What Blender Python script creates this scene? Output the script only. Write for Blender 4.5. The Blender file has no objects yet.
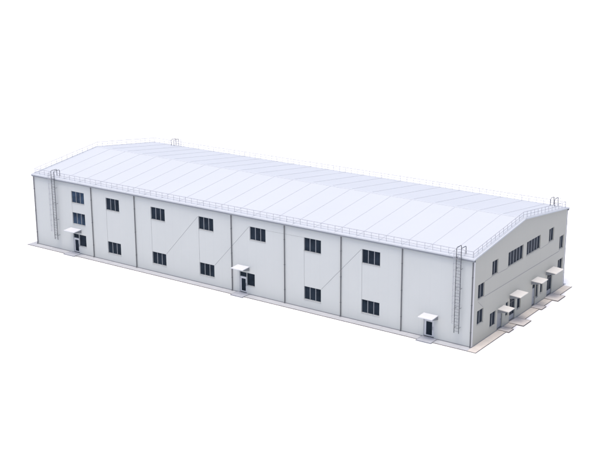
import bpy, bmesh, math, random
from mathutils import Vector, Matrix

random.seed(4)
C = bpy.context.scene
COL = C.collection

# ------------------------------------------------------------------ camera
L, D, H, HR = 60.627, 22.077, 9.0, 1.38          # building length, depth, eave height, ridge rise
F_PX, CX, CY, CZ = 1168.74, 108.043, -95.621, 43.225
YAW, PIT, ROL = -0.616089, 0.283309, -0.0044336
fwd = Vector((math.sin(YAW) * math.cos(PIT), math.cos(YAW) * math.cos(PIT), -math.sin(PIT)))
right = Vector((math.cos(YAW), -math.sin(YAW), 0))
up = right.cross(fwd)
r2 = right * math.cos(ROL) + up * math.sin(ROL)
u2 = r2.cross(fwd)
cd = bpy.data.cameras.new('camera')
cam = bpy.data.objects.new('camera', cd)
COL.objects.link(cam)
cam.matrix_world = Matrix(((r2.x, u2.x, -fwd.x, CX), (r2.y, u2.y, -fwd.y, CY), (r2.z, u2.z, -fwd.z, CZ), (0, 0, 0, 1)))
cd.sensor_width = 36
cd.lens = 36 * F_PX / 600
cd.clip_start, cd.clip_end = 1, 9000
C.camera = cam

# ------------------------------------------------------------------ light
SUN_EL, SUN_AZ = math.radians(75), math.radians(177)      # azimuth clockwise from +Y
sdir = Vector((math.sin(SUN_AZ) * math.cos(SUN_EL), math.cos(SUN_AZ) * math.cos(SUN_EL), math.sin(SUN_EL)))
W = bpy.data.worlds.new('World')
C.world = W
W.use_nodes = True
nt = W.node_tree
bg = nt.nodes['Background']
sky = nt.nodes.new('ShaderNodeTexSky')
sky.sky_type = 'NISHITA'
sky.sun_disc = False
sky.sun_elevation = SUN_EL
sky.sun_rotation = SUN_AZ
sky.air_density, sky.dust_density, sky.ozone_density = 0.75, 4.0, 1.0
nt.links.new(sky.outputs[0], bg.inputs[0])
bg.inputs[1].default_value = 0.15
sl = bpy.data.lights.new('sun', 'SUN')
sl.energy = 0.75
sl.angle = math.radians(22)
sl.color = (1, 0.96, 0.9)
so = bpy.data.objects.new('sun', sl)
COL.objects.link(so)
so.rotation_euler = sdir.to_track_quat('Z', 'Y').to_euler()
so.location = (0, -60, 80)
C.view_settings.view_transform = 'Standard'
C.view_settings.look = 'None'
C.view_settings.exposure = 0.98
C.view_settings.gamma = 1

# ------------------------------------------------------------------ materials
def mat(name, col, rough=0.6, metal=0.0, spec=0.5, vary=0.0, scale=0.6, joints=None, jdark=0.0, bump=0.0, bscale=30):
    m = bpy.data.materials.new(name)
    m.use_nodes = True
    n, l = m.node_tree.nodes, m.node_tree.links
    b = n['Principled BSDF']
    b.inputs['Base Color'].default_value = (*col, 1)
    b.inputs['Roughness'].default_value = rough
    b.inputs['Metallic'].default_value = metal
    b.inputs['Specular IOR Level'].default_value = spec
    geo = n.new('ShaderNodeNewGeometry')
    if vary or joints:
        rgb = n.new('ShaderNodeRGB')
        rgb.outputs[0].default_value = (*col, 1)
        cur = rgb.outputs[0]
        if vary:
            no = n.new('ShaderNodeTexNoise')
            no.inputs['Scale'].default_value = scale
            no.inputs['Detail'].default_value = 5
            l.new(geo.outputs['Position'], no.inputs['Vector'])
            mr = n.new('ShaderNodeMapRange')
            mr.inputs[1].default_value, mr.inputs[2].default_value = 0.3, 0.7
            mr.inputs[3].default_value, mr.inputs[4].default_value = 1 - vary, 1 + vary
            l.new(no.outputs[0], mr.inputs[0])
            mx = n.new('ShaderNodeVectorMath')
            mx.operation = 'SCALE'
            l.new(cur, mx.inputs[0])
            l.new(mr.outputs[0], mx.inputs['Scale'])
            cur = mx.outputs[0]
        if joints:                      # thin grooves between cladding panels every `period` metres along an axis
            axis, period, width = joints
            sp = n.new('ShaderNodeSeparateXYZ')
            l.new(geo.outputs['Position'], sp.inputs[0])
            md = n.new('ShaderNodeMath')
            md.operation = 'PINGPONG'
            md.inputs[1].default_value = period / 2
            l.new(sp.outputs[axis], md.inputs[0])
            lt = n.new('ShaderNodeMath')
            lt.operation = 'LESS_THAN'
            lt.inputs[1].default_value = width / 2
            l.new(md.outputs[0], lt.inputs[0])
            mr2 = n.new('ShaderNodeMapRange')
            mr2.inputs[3].default_value, mr2.inputs[4].default_value = 1, 1 - jdark
            l.new(lt.outputs[0], mr2.inputs[0])
            mx2 = n.new('ShaderNodeVectorMath')
            mx2.operation = 'SCALE'
            l.new(cur, mx2.inputs[0])
            l.new(mr2.outputs[0], mx2.inputs['Scale'])
            cur = mx2.outputs[0]
        l.new(cur, b.inputs['Base Color'])
    if bump:
        nb = n.new('ShaderNodeTexNoise')
        nb.inputs['Scale'].default_value = bscale
        l.new(geo.outputs['Position'], nb.inputs['Vector'])
        bu = n.new('ShaderNodeBump')
        bu.inputs['Strength'].default_value = bump
        bu.inputs['Distance'].default_value = 0.02
        l.new(nb.outputs[0], bu.inputs['Height'])
        l.new(bu.outputs[0], b.inputs['Normal'])
    return m

M = {}
M['ground'] = mat('white_ground', (0.72, 0.72, 0.72), 0.95, spec=0.0)
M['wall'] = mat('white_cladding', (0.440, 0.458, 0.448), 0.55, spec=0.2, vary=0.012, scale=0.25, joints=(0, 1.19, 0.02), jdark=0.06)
M['gable'] = mat('white_cladding_shaded', (0.375, 0.370, 0.326), 0.55, spec=0.2, vary=0.012, scale=0.25, joints=(1, 1.19, 0.02), jdark=0.05)  # shade and warm light of the gable side put into the cladding colour
M['roof'] = mat('white_roof_membrane', (0.44, 0.46, 0.48), 0.6, spec=0.2, vary=0.012, scale=0.15)
M['seam'] = mat('roof_seam_metal', (0.412, 0.430, 0.450), 0.5, spec=0.2)
M['trim'] = mat('white_flashing', (0.55, 0.55, 0.55), 0.5, spec=0.3)
M['sill'] = mat('grey_sill', (0.33, 0.335, 0.335), 0.5, spec=0.2)
M['gutter'] = mat('grey_gutter', (0.20, 0.215, 0.235), 0.45, spec=0.3)
M['pipe'] = mat('dark_grey_pipe', (0.10, 0.104, 0.11), 0.5, spec=0.3)
M['frame'] = mat('light_grey_window_frame', (0.22, 0.235, 0.25), 0.45, spec=0.3)
M['doorframe'] = mat('pale_grey_door_frame', (0.47, 0.48, 0.50), 0.45, spec=0.3)
M['doorleaf'] = mat('grey_painted_steel', (0.26, 0.27, 0.285), 0.5, spec=0.3)
M['glass'] = mat('dark_glass', (0.016, 0.023, 0.033), 0.2, spec=0.02, vary=0.3, scale=0.9)
M['glass_sky_reflect'] = mat('glass_painted_sky_reflection', (0.026, 0.045, 0.075), 0.08, spec=0.05, vary=0.6, scale=0.9)  # blue sky reflection painted in as the glass colour
M['edge_line'] = mat('dark_edge_line', (0.19, 0.193, 0.20), 0.6, spec=0.2)
M['canopy'] = mat('white_canopy_sheet', (0.52, 0.53, 0.55), 0.5, spec=0.3, vary=0.02, scale=2)
M['canopy_warm_light'] = mat('canopy_sheet_warm_light', (0.58, 0.56, 0.52), 0.5, spec=0.3, vary=0.02, scale=2)  # canopy sheet tinted with the warm light on the gable side
M['bracket'] = mat('grey_bracket', (0.20, 0.21, 0.22), 0.5, spec=0.3)
M['steel'] = mat('galvanised_steel', (0.10, 0.106, 0.118), 0.45, metal=0.3)
M['darksteel'] = mat('weathered_steel', (0.07, 0.075, 0.085), 0.5, metal=0.2)
M['rail'] = mat('light_galvanised_rail', (0.32, 0.325, 0.35), 0.45, metal=0.1)
M['apron'] = mat('pale_concrete_paving', (0.37, 0.38, 0.395), 0.8, spec=0.1, vary=0.05, scale=1.5, joints=(0, 2.98, 0.03), jdark=0.35, bump=0.2)
M['apron_warm_light'] = mat('concrete_paving_warm_light', (0.50, 0.465, 0.42), 0.8, spec=0.1, vary=0.05, scale=1.5, joints=(1, 2.65, 0.03), jdark=0.4, bump=0.2)  # same paving, warm gable-side light mixed into its base colour
M['step'] = mat('pale_concrete_step', (0.355, 0.367, 0.395), 0.8, spec=0.1, vary=0.05, scale=2.5, bump=0.2)
M['step_warm_light'] = mat('concrete_step_warm_light', (0.50, 0.47, 0.44), 0.8, spec=0.1, vary=0.05, scale=2.5, bump=0.2)  # step concrete coloured as the warm side light shows it
M['curb'] = mat('grey_concrete_edge', (0.12, 0.118, 0.115), 0.8, spec=0.1)

# ------------------------------------------------------------------ helpers
WLOC = {}

def obj(name, bm, material, parent=None):
    """link a bmesh (built in world coordinates) as ONE object whose origin sits at its base centre"""
    bm.normal_update()
    vs = [v.co for v in bm.verts]
    lo = Vector([min(v[i] for v in vs) for i in range(3)])
    hi = Vector([max(v[i] for v in vs) for i in range(3)])
    o0 = Vector(((lo.x + hi.x) / 2, (lo.y + hi.y) / 2, lo.z))
    for v in bm.verts:
        v.co -= o0
    me = bpy.data.meshes.new(name)
    bm.to_mesh(me)
    bm.free()
    me.materials.append(material)
    o = bpy.data.objects.new(name, me)
    COL.objects.link(o)
    WLOC[o.name] = o0
    if parent:
        o.parent = parent
        o.location = o0 - WLOC[parent.name]
    else:
        o.location = o0
    return o

def thing(name, loc, label, cat, group=None):
    o = bpy.data.objects.new(name, None)
    o.empty_display_size = 0.3
    COL.objects.link(o)
    o.location = loc
    WLOC[o.name] = Vector(loc)
    tag(o, label, cat, group)
    return o

def tag(o, label, cat, group=None):
    o['label'] = label
    o['category'] = cat
    if group:
        o['group'] = group

def box(bm, lo, hi):
    x0, y0, z0 = [min(a, b) for a, b in zip(lo, hi)]
    x1, y1, z1 = [max(a, b) for a, b in zip(lo, hi)]
    v = [bm.verts.new(p) for p in ((x0, y0, z0), (x1, y0, z0), (x1, y1, z0), (x0, y1, z0),
                                   (x0, y0, z1), (x1, y0, z1), (x1, y1, z1), (x0, y1, z1))]
    for f in ((3, 2, 1, 0), (4, 5, 6, 7), (0, 1, 5, 4), (1, 2, 6, 5), (2, 3, 7, 6), (3, 0, 4, 7)):
        bm.faces.new([v[i] for i in f])

def tube(bm, pts, r, n=8, close=False):
    pts = [Vector(p) for p in pts]
    rings = []
    N = len(pts)
    for i, p in enumerate(pts):
        a = pts[(i - 1) % N] if (close or i) else p
        b = pts[(i + 1) % N] if (close or i < N - 1) else p
        t = (b - a).normalized()
        ref = Vector((0, 0, 1)) if abs(t.z) < 0.9 else Vector((1, 0, 0))
        s = t.cross(ref).normalized()
        w = s.cross(t)
        rings.append([bm.verts.new(p + (s * math.cos(2 * math.pi * k / n) + w * math.sin(2 * math.pi * k / n)) * r) for k in range(n)])
    for i in range(N if close else N - 1):
        A, B = rings[i], rings[(i + 1) % N]
        for k in range(n):
            bm.faces.new((A[k], A[(k + 1) % n], B[(k + 1) % n], B[k]))
    if not close:
        bm.faces.new(list(reversed(rings[0])))
        bm.faces.new(rings[-1])
    bmesh.ops.recalc_face_normals(bm, faces=bm.faces)

class Facade:
    """a wall plane: a runs along it, d is the distance outwards"""
    def __init__(s, o, e, n):
        s.o, s.e, s.n = Vector(o), Vector(e), Vector(n)
    def p(s, a, z, d=0.0):
        return s.o + s.e * a + s.n * d + Vector((0, 0, z))
    def box(s, bm, a0, a1, z0, z1, d0, d1):
        box(bm, s.p(a0, z0, d0), s.p(a1, z1, d1))

FRONT = Facade((0, 0, 0), (1, 0, 0), (0, -1, 0))
GABLE = Facade((L, 0, 0), (0, 1, 0), (1, 0, 0))
BACK = Facade((0, D, 0), (1, 0, 0), (0, 1, 0))
LEFT = Facade((0, 0, 0), (0, 1, 0), (-1, 0, 0))

def wall_bm(F, length, holes, ridge=False, depth=0.2, z0=0.0):
    bm = bmesh.new()
    As = sorted({0, length} | {h[0] for h in holes} | {h[1] for h in holes})
    Zs = sorted({z0, H} | {h[2] for h in holes} | {h[3] for h in holes})
    def quad(ps):
        bm.faces.new([bm.verts.new(q) for q in ps])
    for a0, a1 in zip(As, As[1:]):
        for b0, b1 in zip(Zs, Zs[1:]):
            ca, cz = (a0 + a1) / 2, (b0 + b1) / 2
            if any(h[0] < ca < h[1] and h[2] < cz < h[3] for h in holes):
                continue
            quad([F.p(a0, b0), F.p(a1, b0), F.p(a1, b1), F.p(a0, b1)])
    for h0, h1, b0, b1 in holes:
        for (a, b), (c, d) in (((h0, b0), (h1, b0)), ((h1, b0), (h1, b1)), ((h1, b1), (h0, b1)), ((h0, b1), (h0, b0))):
            quad([F.p(a, b), F.p(c, d), F.p(c, d, -depth), F.p(a, b, -depth)])
    if ridge:
        bm.faces.new([bm.verts.new(q) for q in (F.p(0, H), F.p(length, H), F.p(length / 2, H + HR))])
    bmesh.ops.remove_doubles(bm, verts=bm.verts, dist=1e-5)
    bmesh.ops.recalc_face_normals(bm, faces=bm.faces)
    # outward orientation
    f = max(bm.faces, key=lambda q: q.calc_area())
    if f.normal.dot(F.n) < 0:
        bmesh.ops.reverse_faces(bm, faces=bm.faces)
    return bm

# ------------------------------------------------------------------ the setting
bm = bmesh.new()
S = 4000
bm.faces.new([bm.verts.new(p) for p in ((-S, -S, 0), (S, -S, 0), (S, S, 0), (-S, S, 0))])
g = obj('ground', bm, M['ground'])
g['kind'] = 'structure'

AW = 0.92
def paving(name, x0, x1, y0, y1, m):
    bm = bmesh.new()
    box(bm, (x0, y0, -0.05), (x1, y1, 0.05))
    bmesh.ops.bevel(bm, geom=[e for e in bm.edges if all(v.co.z > 0 for v in e.verts)], offset=0.012, segments=2, affect='EDGES')
    o = obj(name, bm, m)
    o['kind'] = 'structure'
    return o
def edging(name, lo, hi, parent):
    bm = bmesh.new()
    box(bm, lo, hi)
    obj(name, bm, M['curb'], parent)
pf = paving('pavement', -AW, L, -AW, 0.05, M['apron'])
edging('kerb', (-AW - 0.04, -AW - 0.04, -0.05), (L + AW + 0.04, -AW, 0.056), pf)
pg = paving('pavement', L, L + AW, -AW, D + 0.35, M['apron_warm_light'])
edging('kerb', (L + AW, -AW, -0.05), (L + AW + 0.04, D + 0.39, 0.056), pg)
paving('pavement', -AW, L, D - 0.05, D + AW, M['apron'])
paving('pavement', -AW, 0.05, 0.05, D - 0.05, M['apron'])

# ------------------------------------------------------------------ the building
B = thing('warehouse', (L / 2, D / 2, 0), 'long white clad warehouse with low gabled roof, dark windows and door canopies', 'warehouse')

WH_LO, WH_HI = (1.03, 2.49), (6.37, 7.86)
WF = []                                           # front windows: a0, a1, z0, z1, panes, glass
WW = 2.14
WF.append((6.46, 8.60, 6.40, 7.84, 3, 'glass_sky_reflect'))
WF.append((6.46, 8.60, 3.74, 5.19, 3, 'glass_sky_reflect'))
for a in (12.21, 19.33, 26.46, 40.83, 48.00):
    WF.append((a, a + WW + (0.02 if a > 40 else 0), *WH_LO, 3, 'glass'))
    WF.append((a, a + WW + (0.02 if a > 40 else 0), *WH_HI, 3, 'glass'))
WF.append((33.67, 33.67 + WW, *WH_HI, 3, 'glass'))
# entrances: door leaf, transom above, side light
ENT = [(6.41, 7.36, 8.60), (32.18, 33.13, 34.27)]
holes = [w[:4] for w in WF]
DH = 1.93
for d0, d1, s1 in ENT:
    holes.append((d0, d1, 0.06, 2.50))
    holes.append((d1 + 0.02, s1, 1.04, 2.50))
D3 = (55.30, 56.48)
holes.append((D3[0], D3[1], 0.06, 1.98))

WG = [(3.90, 5.20, 6.28, 7.76, 2, 'glass'), (0.98, 2.34, 4.67, 6.16, 2, 'glass'), (0.95, 2.30, 2.03, 3.50, 2, 'glass'),
      (3.82, 5.14, 0.86, 2.36, 2, 'glass'), (7.50, 11.02, 6.22, 7.75, 5, 'glass'), (11.84, 15.26, 6.26, 7.74, 5, 'glass'),
      (17.46, 18.74, 6.28, 7.76, 2, 'glass'), (20.42, 21.56, 4.71, 6.20, 2, 'glass'), (20.30, 21.58, 2.05, 3.54, 2, 'glass'),
      (10.10, 10.98, 0.88, 2.45, 1, 'glass'), (15.85, 16.52, 0.95, 2.45, 1, 'glass'), (7.40, 8.02, 0.93, 2.45, 1, 'glass'),
      (14.72, 15.34, 0.80, 2.50, 1, 'glass')]
gholes = [w[:4] for w in WG]
GD_A = (5.50, 6.66, 0.06, 2.06)
GD_B = (8.30, 9.62, 0.06, 2.70)
GD_C = (13.80, 14.62, 0.06, 2.52)
GD_D = (17.62, 18.92, 0.06, 2.70)
gholes += [GD_A, GD_B, GD_C, GD_D]

wall_front = obj('wall', wall_bm(FRONT, L, holes), M['wall'], B)
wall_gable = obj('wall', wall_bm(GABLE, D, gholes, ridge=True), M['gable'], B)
wall_back = obj('wall', wall_bm(BACK, L, []), M['wall'], B)
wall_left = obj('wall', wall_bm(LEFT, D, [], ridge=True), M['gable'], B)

def frame_bm(F, a0, a1, z0, z1, n, t=0.045, m=0.05, d0=-0.17, d1=-0.09, splits=None):
    bm = bmesh.new()
    F.box(bm, a0 - 0.01, a0 + t, z0 - 0.01, z1 + 0.01, d0, d1)
    F.box(bm, a1 - t, a1 + 0.01, z0 - 0.01, z1 + 0.01, d0, d1)
    F.box(bm, a0 + t, a1 - t, z0 - 0.01, z0 + t, d0, d1)
    F.box(bm, a0 + t, a1 - t, z1 - t, z1 + 0.01, d0, d1)
    for i in range(1, n):
        c = a0 + (a1 - a0) * i / n
        F.box(bm, c - m, c + m, z0 + t, z1 - t, d0 + 0.004, d1 - 0.004 + 0.01)
    return bm

def window(F, a0, a1, z0, z1, n, glass, sill=True, name='window', depth=0.0):
    m = 0.035
    w = obj(name, frame_bm(F, a0, a1, z0, z1, n, m=m, d0=-0.17 - depth, d1=-0.09 - depth), M['frame'], B)
    bm = bmesh.new()
    xs = [a0 + (a1 - a0) * i / n for i in range(n + 1)]
    for p, q in zip(xs, xs[1:]):
        F.box(bm, p + 0.02, q - 0.02, z0 + 0.02, z1 - 0.02, -0.145 - depth, -0.125 - depth)
    obj('pane', bm, M[glass], w)
    if sill:
        bm = bmesh.new()
        F.box(bm, a0 - 0.04, a1 + 0.04, z0 - 0.03, z0 - 0.003, -0.02, 0.035)
        obj('sill', bm, M['sill'], w)
    return w

for w in WF:
    window(FRONT, *w)
for w in WG:
    window(GABLE, *w, depth=0.01)

def glazed_door(F, a0, a1, z1, fm='doorframe', kick=0.35, leaf_glass='glass', sidew=0.14, zb=0.18):
    """door leaf with one tall pane: stiles and rails as the leaf, pane, handle"""
    bm = bmesh.new()
    e0, e1 = -0.16, -0.06
    F.box(bm, a0 - 0.01, a0 + 0.05, zb, z1, e0, e1)
    F.box(bm, a1 - 0.05, a1 + 0.01, zb, z1, e0, e1)
    F.box(bm, a0 + 0.05, a1 - 0.05, z1 - 0.07, z1, e0, e1)
    d = obj('door', bm, M[fm], B)
    bm = bmesh.new()
    b0, b1, s = a0 + 0.055, a1 - 0.055, sidew
    F.box(bm, b0, b0 + s, zb, z1 - 0.075, -0.14, -0.08)
    F.box(bm, b1 - s, b1, zb, z1 - 0.075, -0.14, -0.08)
    F.box(bm, b0 + s, b1 - s, zb, zb + kick, -0.14, -0.08)
    F.box(bm, b0 + s, b1 - s, z1 - 0.075 - s, z1 - 0.075, -0.14, -0.08)
    obj('door_leaf', bm, M[fm], d)
    bm = bmesh.new()
    F.box(bm, b0 + s - 0.01, b1 - s + 0.01, zb + kick - 0.01, z1 - 0.065 - s, -0.12, -0.10)
    obj('pane', bm, M[leaf_glass], d)
    bm = bmesh.new()
    h = F.p(b1 - s / 2, 0.95, -0.03)
    tube(bm, [F.p(b1 - s / 2, 0.9, -0.08), F.p(b1 - s / 2, 0.9, -0.03), F.p(b1 - s / 2, 1.25, -0.03), F.p(b1 - s / 2, 1.25, -0.08)], 0.014)
    obj('handle', bm, M['pipe'], d)
    return d

for d0, d1, s1 in ENT:
    glazed_door(FRONT, d0, d1, DH, sidew=0.13, kick=0.12)
    window(FRONT, d0, d1, DH, 2.50, 1, 'glass', sill=False, name='transom_window')
    window(FRONT, d1 + 0.02, s1, 1.04, 2.50, 1, 'glass', name='side_window')
glazed_door(FRONT, D3[0], D3[1], 1.98, sidew=0.20, kick=0.12)

# gable entrances
def steel_door(F, a0, a1, z1, glass_z=None):
    bm = bmesh.new()
    F.box(bm, a0 - 0.01, a0 + 0.06, 0.18, z1, -0.17, -0.07)
    F.box(bm, a1 - 0.06, a1 + 0.01, 0.18, z1, -0.17, -0.07)
    F.box(bm, a0 + 0.06, a1 - 0.06, z1 - 0.06, z1 + 0.01, -0.17, -0.07)
    d = obj('door', bm, M['frame'], B)
    bm = bmesh.new()
    top = glass_z if glass_z else z1 - 0.065
    F.box(bm, a0 + 0.065, a1 - 0.065, 0.18, top, -0.15, -0.10)
    obj('door_leaf', bm, M['doorleaf'], d)
    if glass_z:
        bm = bmesh.new()
        F.box(bm, a0 + 0.05, a1 - 0.05, top, z1 - 0.05, -0.14, -0.115)
        obj('pane', bm, M['glass'], d)
        bm = bmesh.new()
        c = (a0 + a1) / 2
        F.box(bm, c - 0.03, c + 0.03, top, z1 - 0.06, -0.13, -0.095)
        F.box(bm, a0 + 0.06, c - 0.03, 2.06, 2.11, -0.13, -0.095)
        F.box(bm, c + 0.03, a1 - 0.06, 2.06, 2.11, -0.13, -0.095)
        obj('glazing_bar', bm, M['pipe'], d)
    bm = bmesh.new()
    tube(bm, [F.p(a1 - 0.2, 1.0, -0.10), F.p(a1 - 0.2, 1.0, -0.04), F.p(a1 - 0.34, 1.0, -0.04)], 0.014)
    obj('handle', bm, M['pipe'], d)
    return d
steel_door(GABLE, GD_A[0], GD_A[1], 2.06)
steel_door(GABLE, GD_B[0], GD_B[1], 2.70, 0.70)
steel_door(GABLE, GD_C[0], GD_C[1], 2.00)
window(GABLE, GD_C[0], GD_C[1], 2.00, 2.52, 1, 'glass', sill=False, name='transom_window')
steel_door(GABLE, GD_D[0], GD_D[1], 2.70, 0.68)

# canopies over the doors
def canopy(F, a0, a1, z, d, m):
    bm = bmesh.new()
    ps = [(0.0, z + 0.02), (d, z - 0.05), (d, z - 0.12), (0.0, z - 0.05)]
    A = [bm.verts.new(F.p(a0, q[1], q[0])) for q in ps]
    E = [bm.verts.new(F.p(a1, q[1], q[0])) for q in ps]
    bm.faces.new(A); bm.faces.new(list(reversed(E)))
    for i in range(4):
        bm.faces.new((A[i], E[i], E[(i + 1) % 4], A[(i + 1) % 4]))
    bmesh.ops.recalc_face_normals(bm, faces=bm.faces)
    c = obj('canopy', bm, m, B)
    for a in (a0 + 0.03, a1 - 0.06):
        bm = bmesh.new()
        tri = [(0.0, z - 0.054), (d * 0.85, z - 0.054 - 0.07 * 0.85 - 0.002), (d * 0.85, z - 0.20), (0.0, z - 0.45)]
        A = [bm.verts.new(F.p(a, q[1], q[0])) for q in tri]
        E = [bm.verts.new(F.p(a + 0.03, q[1], q[0])) for q in tri]
        bm.faces.new(A); bm.faces.new(list(reversed(E)))
        for i in range(4):
            bm.faces.new((A[i], E[i], E[(i + 1) % 4], A[(i + 1) % 4]))
        bmesh.ops.recalc_face_normals(bm, faces=bm.faces)
        obj('bracket', bm, M['bracket'], c)
canopy(FRONT, 6.08, 7.86, 3.17, 1.22, M['canopy'])
canopy(FRONT, 31.95, 33.56, 3.23, 1.25, M['canopy'])
canopy(FRONT, 55.30, 56.90, 2.55, 1.22, M['canopy'])
canopy(GABLE, 5.55, 6.95, 2.34, 1.2, M['canopy_warm_light'])
canopy(GABLE, 8.19, 10.10, 3.08, 1.2, M['canopy_warm_light'])
canopy(GABLE, 13.40, 15.00, 3.12, 1.2, M['canopy_warm_light'])
canopy(GABLE, 17.13, 19.15, 3.13, 1.2, M['canopy_warm_light'])

# mesh triangulation lines drawn on the walls as thin strips (straight and diagonal)
def edge_line(F, p, q, wall, w=0.03):
    bm = bmesh.new()
    (a0, z0), (a1, z1) = p, q
    t = Vector((a1 - a0, z1 - z0)).normalized()
    s = Vector((-t.y, t.x)) * w / 2
    ring = [(a0 + s.x, z0 + s.y), (a0 - s.x, z0 - s.y), (a1 - s.x, z1 - s.y), (a1 + s.x, z1 + s.y)]
    A = [bm.verts.new(F.p(a, z, -0.01)) for a, z in ring]
    E = [bm.verts.new(F.p(a, z, 0.006)) for a, z in ring]
    bm.faces.new(A); bm.faces.new(E)
    for i in range(4):
        bm.faces.new((A[i], A[(i + 1) % 4], E[(i + 1) % 4], E[i]))
    bmesh.ops.recalc_face_normals(bm, faces=bm.faces)
    obj('mesh_edge_line', bm, M['edge_line'], wall)
for a in (12.21, 19.33, 26.46, 40.83, 48.00):
    edge_line(FRONT, (a + 0.03, 2.53), (a + 0.03, 6.33), wall_front, 0.025)
edge_line(FRONT, (6.49, 5.22), (6.49, 6.36), wall_front, 0.02)
edge_line(FRONT, (21.53, 2.55), (26.40, 7.82), wall_front, 0.03)
edge_line(FRONT, (28.70, 2.55), (33.60, 7.82), wall_front, 0.03)
edge_line(FRONT, (43.05, 2.55), (47.94, 7.82), wall_front, 0.03)
edge_line(FRONT, (35.88, 7.77), (40.78, 7.84), wall_front, 0.014)
edge_line(GABLE, (2.40, 4.60), (20.38, 4.56), wall_gable, 0.045)
edge_line(GABLE, (2.40, 6.17), (3.84, 6.24), wall_gable, 0.035)
edge_line(GABLE, (5.26, 6.21), (7.44, 6.14), wall_gable, 0.035)
edge_line(GABLE, (15.32, 6.14), (17.40, 6.20), wall_gable, 0.03)
edge_line(GABLE, (1.05, 4.45), (2.18, 3.60), wall_gable, 0.035)

# corner flashings
def boxpart(name, lo, hi, m, parent=None):
    bm = bmesh.new()
    box(bm, lo, hi)
    return obj(name, bm, m, parent or B)
boxpart('corner_trim', (L - 0.17, -0.012, 0), (L + 0.012, 0.17, 8.9), M['trim'])
boxpart('corner_trim', (L - 0.17, D - 0.10, 0), (L + 0.012, D + 0.012, 8.9), M['trim'])
boxpart('corner_trim', (-0.012, -0.012, 0), (0.12, 0.17, 8.9), M['trim'])
boxpart('corner_trim', (-0.012, D - 0.17, 0), (0.17, D + 0.012, 8.9), M['trim'])
bm = bmesh.new()
FRONT.box(bm, -0.02, L + 0.02, 0.05, 0.13, -0.06, 0.02)
obj('base_flashing', bm, M['bracket'], wall_front)
bm = bmesh.new()
GABLE.box(bm, 0.03, D + 0.02, 0.05, 0.12, -0.06, 0.022)
obj('base_flashing', bm, M['bracket'], wall_gable)

# downpipes
def downpipe(x, y, out, z1=8.86):
    p = obj('downpipe', (lambda b: (tube(b, [(x, y + out * 0.09, 0.35), (x, y + out * 0.09, z1)], 0.052, 12), b)[1])(bmesh.new()), M['pipe'], B)
    bm = bmesh.new()
    tube(bm, [(x, y + out * 0.09, 0.36), (x, y + out * 0.10, 0.22), (x, y + out * 0.2, 0.12)], 0.053, 10)
    obj('pipe_shoe', bm, M['pipe'], p)
    for z in (1.6, 4.4, 7.2):
        bm = bmesh.new()
        box(bm, (x - 0.058, y + out * 0.004, z), (x + 0.058, y + out * 0.162, z + 0.04))
        obj('pipe_clamp', bm, M['pipe'], p)
for x in (0.05, 9.88, 16.86, 31.18, 38.35, 45.51, 52.75, L - 0.10):
    downpipe(x, 0, -1)
for x in (0.05, 16.86, 31.18, 45.51, L - 0.02):
    downpipe(x, D, 1)

# roof: one folded slab with overhang
OH, OV, TH = 0.28, 0.13, 0.13
SL = HR / (D / 2)
def roof_z(y):
    return H + HR - abs(y - D / 2) * SL + 0.02
bm = bmesh.new()
sec = [(-OH, 0), (D / 2, 0), (D + OH, 0), (D + OH, TH), (D / 2, TH), (-OH, TH)]
A = [bm.verts.new((-OV, y, roof_z(y) + t)) for y, t in sec]
E = [bm.verts.new((L + OV, y, roof_z(y) + t)) for y, t in sec]
for a in (A, E):
    bm.faces.new((a[0], a[1], a[4], a[5]))
    bm.faces.new((a[1], a[2], a[3], a[4]))
for i in range(6):
    bm.faces.new((A[i], A[(i + 1) % 6], E[(i + 1) % 6], E[i]))
bmesh.ops.recalc_face_normals(bm, faces=bm.faces)
roof = obj('roof', bm, M['roof'], B)
NS = 23
for i in range(0, NS + 1):
    x = min(max(L * i / NS, 0.06), L - 0.06)
    bm = bmesh.new()
    s2 = [(-OH + 0.02, TH - 0.01), (D / 2, TH - 0.01), (D + OH - 0.02, TH - 0.01), (D + OH - 0.02, TH + 0.02), (D / 2, TH + 0.02), (-OH + 0.02, TH + 0.02)]
    A = [bm.verts.new((x - 0.022, y, roof_z(y) + t)) for y, t in s2]
    E = [bm.verts.new((x + 0.022, y, roof_z(y) + t)) for y, t in s2]
    for a in (A, E):
        bm.faces.new((a[0], a[1], a[4], a[5]))
        bm.faces.new((a[1], a[2], a[3], a[4]))
    for k in range(6):
        bm.faces.new((A[k], A[(k + 1) % 6], E[(k + 1) % 6], E[k]))
    bmesh.ops.recalc_face_normals(bm, faces=bm.faces)
    obj('roof_seam', bm, M['seam'], roof)
bm = bmesh.new()
for s in (-1, 1):
    y0, y1 = D / 2, D / 2 + s * 0.16
    zA, zB = roof_z(y0) + TH, roof_z(y1) + TH
    pr = [(y0, zA - 0.01), (y1, zB - 0.01), (y1, zB + 0.024), (y0, zA + 0.028)]
    A = [bm.verts.new((-OV + 0.01, y, z)) for y, z in pr]
    E = [bm.verts.new((L + OV - 0.01, y, z)) for y, z in pr]
    bm.faces.new(A); bm.faces.new(E)
    for k in (1, 2):
        bm.faces.new((A[k], A[(k + 1) % 4], E[(k + 1) % 4], E[k]))
bmesh.ops.recalc_face_normals(bm, faces=bm.faces)
obj('ridge_cap', bm, M['roof'], roof)

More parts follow.
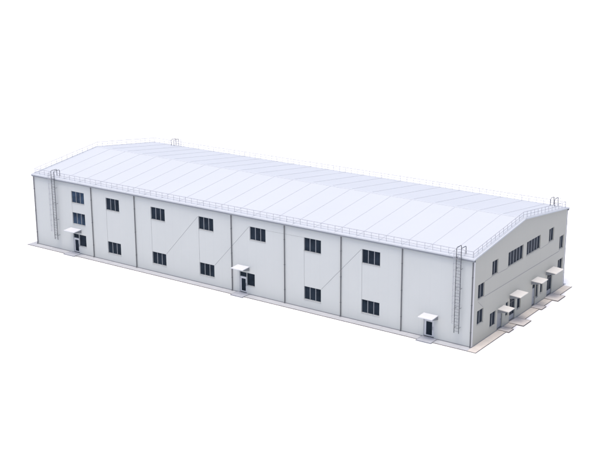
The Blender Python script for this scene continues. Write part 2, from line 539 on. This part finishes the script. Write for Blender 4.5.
# gutters: open U sections below both eaves
def gutter(y, out):
    bm = bmesh.new()
    zt = roof_z(0) - OH * SL - 0.01
    prof = [(0.05, zt), (0.05, zt - 0.17), (0.22, zt - 0.17), (0.25, zt + 0.0), (0.235, zt + 0.0), (0.205, zt - 0.155), (0.065, zt - 0.155), (0.065, zt)]
    A = [bm.verts.new((-OV, y + out * a, z)) for a, z in prof]
    E = [bm.verts.new((L + OV, y + out * a, z)) for a, z in prof]
    for k in range(8):
        bm.faces.new((A[k], A[(k + 1) % 8], E[(k + 1) % 8], E[k]))
    bm.faces.new(A); bm.faces.new(E)
    bmesh.ops.recalc_face_normals(bm, faces=bm.faces)
    obj('gutter', bm, M['gutter'], B)
gutter(0, -1)
gutter(D, 1)

# ------------------------------------------------------------------ doorsteps
def doorstep(x0, x1, y0, y1, m, label, z=0.09):
    bm = bmesh.new()
    box(bm, (x0, y0, 0.0), (x1, y1, z))
    bmesh.ops.bevel(bm, geom=[e for e in bm.edges if all(v.co.z > 0.01 for v in e.verts)], offset=0.015, segments=2, affect='EDGES')
    o = obj('doorstep', bm, m)
    tag(o, label, 'doorstep', 'concrete doorsteps around the warehouse')
    bm = bmesh.new()                       # dark edge strip round the open sides
    w = 0.035
    if m is M['step']:
        box(bm, (x0 - w, y0 - w, 0), (x1 + w, y0, z + 0.003))
        box(bm, (x0 - w, y0, 0), (x0, -0.03, z + 0.003))
        box(bm, (x1, y0, 0), (x1 + w, -0.03, z + 0.003))
    else:
        box(bm, (x1, y0 - w, 0), (x1 + w, y1 + w, z + 0.003))
        box(bm, (L + 0.03, y0 - w, 0), (x1, y0, z + 0.003))
        box(bm, (L + 0.03, y1, 0), (x1, y1 + w, z + 0.003))
    obj('edge_strip', bm, M['gutter'] if m is M['step'] else M['curb'], o)
    return o
doorstep(5.85, 7.60, -1.22, 0.03, M['step'], 'pale concrete doorstep below the two stacked windows with painted blue sky reflection beside the far left ladder')
doorstep(31.85, 33.45, -1.25, 0.03, M['step'], 'pale concrete doorstep at the middle door of the long front wall')
doorstep(55.20, 56.85, -1.28, 0.03, M['step'], 'pale concrete doorstep at the lone door near the front corner ladder')
doorstep(L - 0.03, L + 1.22, 5.75, 6.80, M['step_warm_light'], 'warm-light-tinted doorstep nearest the front corner, below the lowest gable canopy')
doorstep(L - 0.03, L + 1.68, 8.20, 10.0, M['step_warm_light'], 'warm-light-tinted wide doorstep second from the front corner at the dark glazed gable door')
doorstep(L - 0.03, L + 1.22, 13.70, 14.80, M['step_warm_light'], 'warm-light-tinted doorstep at the narrow pale gable door with a dark transom')
doorstep(L - 0.03, L + 1.58, 17.10, 19.00, M['step_warm_light'], 'warm-light-tinted large doorstep at the far glazed gable door near the back corner')

# ------------------------------------------------------------------ roof guard rails
def guard_rail(pts, label, n_posts):
    """pts: polyline on the roof surface; two rails, posts and feet"""
    pts = [Vector(p) for p in pts]
    mid = sum(pts, Vector()) / len(pts)
    t = thing('guard_rail', tuple(mid), label, 'guard rail', 'low guard rails along the roof edges')
    for h, r in ((0.60, 0.026), (0.30, 0.020)):
        bm = bmesh.new()
        tube(bm, [p + Vector((0, 0, h)) for p in pts], r, 6)
        obj('rail', bm, M['rail'], t)
    seg = [(b - a).length for a, b in zip(pts, pts[1:])]
    tot = sum(seg)
    first = None
    for i in range(n_posts):
        s = tot * i / (n_posts - 1)
        k = 0
        while k < len(seg) - 1 and s > seg[k]:
            s -= seg[k]; k += 1
        p = pts[k].lerp(pts[k + 1], s / seg[k])
        if first is None:
            bm = bmesh.new()
            tube(bm, [p - Vector((0, 0, 0.012)), p + Vector((0, 0, 0.6))], 0.018, 6)
            first = obj('post', bm, M['rail'], t)
            off = first.location - (p - mid)
        else:
            c = first.copy()
            COL.objects.link(c)
            c.parent = t
            c.location = p - mid + off
    return t
def rp(x, y):
    return (x, y, roof_z(y) + TH)
IN = 0.03
guard_rail([rp(0.2, IN), rp(L - 0.2, IN)], 'long low grey guard rail along the front roof eave', 70)
guard_rail([rp(0.2, D - IN), rp(L - 0.2, D - IN)], 'long low guard rail along the back roof eave against the white background', 70)
guard_rail([rp(L - 0.2, IN + 0.12), rp(L - 0.2, D / 2), rp(L - 0.2, D - IN - 0.12)], 'low bent guard rail following the roof edge above the windowed gable', 25)
guard_rail([rp(0.2, IN + 0.12), rp(0.2, D / 2), rp(0.2, D - IN - 0.12)], 'low bent guard rail following the roof edge at the far left gable', 25)

# ------------------------------------------------------------------ caged ladders
def make_ladder(x, label):
    """ladder in front of the front wall, centred on x; stiles turn over onto the roof"""
    t = thing('caged_ladder', (x, -0.27, 1.35), label, 'ladder', 'caged steel ladders on the walls')
    hw, y, zt = 0.25, -0.38, 10.02
    for s in (-1, 1):
        bm = bmesh.new()
        xx = x + s * hw
        zr = roof_z(0.55) + TH
        tube(bm, [(xx, y, 1.35), (xx, y, zt - 0.08), (xx, y + 0.08, zt), (xx, 0.50, zt), (xx, 0.58, zt - 0.08), (xx, 0.58, zr - 0.01)], 0.036, 8)
        obj('stile', bm, M['darksteel'], t)
    z, k = 1.55, 0
    bm = bmesh.new()
    tube(bm, [(x - hw, y, z), (x + hw, y, z)], 0.015, 6)
    r0 = obj('rung', bm, M['steel'], t)
    while z < 9.2:
        z += 0.325
        c = r0.copy()
        COL.objects.link(c)
        c.parent = t
        c.location.z += z - 1.55
    # cage hoops
    def hoop_pts(zz):
        R = 0.36
        pts = [(x - hw, y, zz)]
        for i in range(13):
            a = math.pi * i / 12
            pts.append((x - R * math.cos(a), y - 0.32 - R * math.sin(a), zz))
        pts.append((x + hw, y, zz))
        return pts
    zs = [2.55 + 0.66 * i for i in range(12)]
    bm = bmesh.new()
    tube(bm, hoop_pts(zs[0]), 0.014, 6)
    h0 = obj('cage_hoop', bm, M['rail'], t)
    for zz in zs[1:]:
        c = h0.copy()
        COL.objects.link(c)
        c.parent = t
        c.location.z += zz - zs[0]
    for a in (0.0, 0.25, 0.5, 0.75, 1.0):
        px = x - 0.345 * math.cos(math.pi * a)
        py = y - 0.32 - 0.345 * math.sin(math.pi * a)
        bm = bmesh.new()
        tube(bm, [(px, py, zs[0]), (px, py, zs[-1])], 0.011, 6)
        obj('cage_strap', bm, M['rail'], t)
    for zz in (1.9, 3.9, 5.9, 7.9):
        for s in (-1, 1):
            bm = bmesh.new()
            tube(bm, [(x + s * hw, y, zz), (x + s * hw, 0.0, zz)], 0.02, 6)
            obj('wall_bracket', bm, M['steel'], t)
    return t

def copy_thing(t, loc, rz, label):
    r = t.copy()
    COL.objects.link(r)
    r.location = loc
    r.rotation_euler = (0, 0, rz)
    r['label'] = label
    for ch in list(t.children):
        c = ch.copy()
        COL.objects.link(c)
        c.parent = r
    return r
lad = make_ladder(59.13, 'caged steel ladder on the front wall next to the near building corner')
zl = lad.location.z
copy_thing(lad, (3.82, -0.27, zl), 0, 'caged steel ladder at the far left front wall beside the windows with painted sky reflection')
copy_thing(lad, (3.95, D + 0.27, zl), math.pi, 'caged ladder behind the roof near its far left peak, only its top showing')
copy_thing(lad, (59.10, D + 0.27, zl), math.pi, 'caged ladder behind the roof at the right back corner, only its top showing')
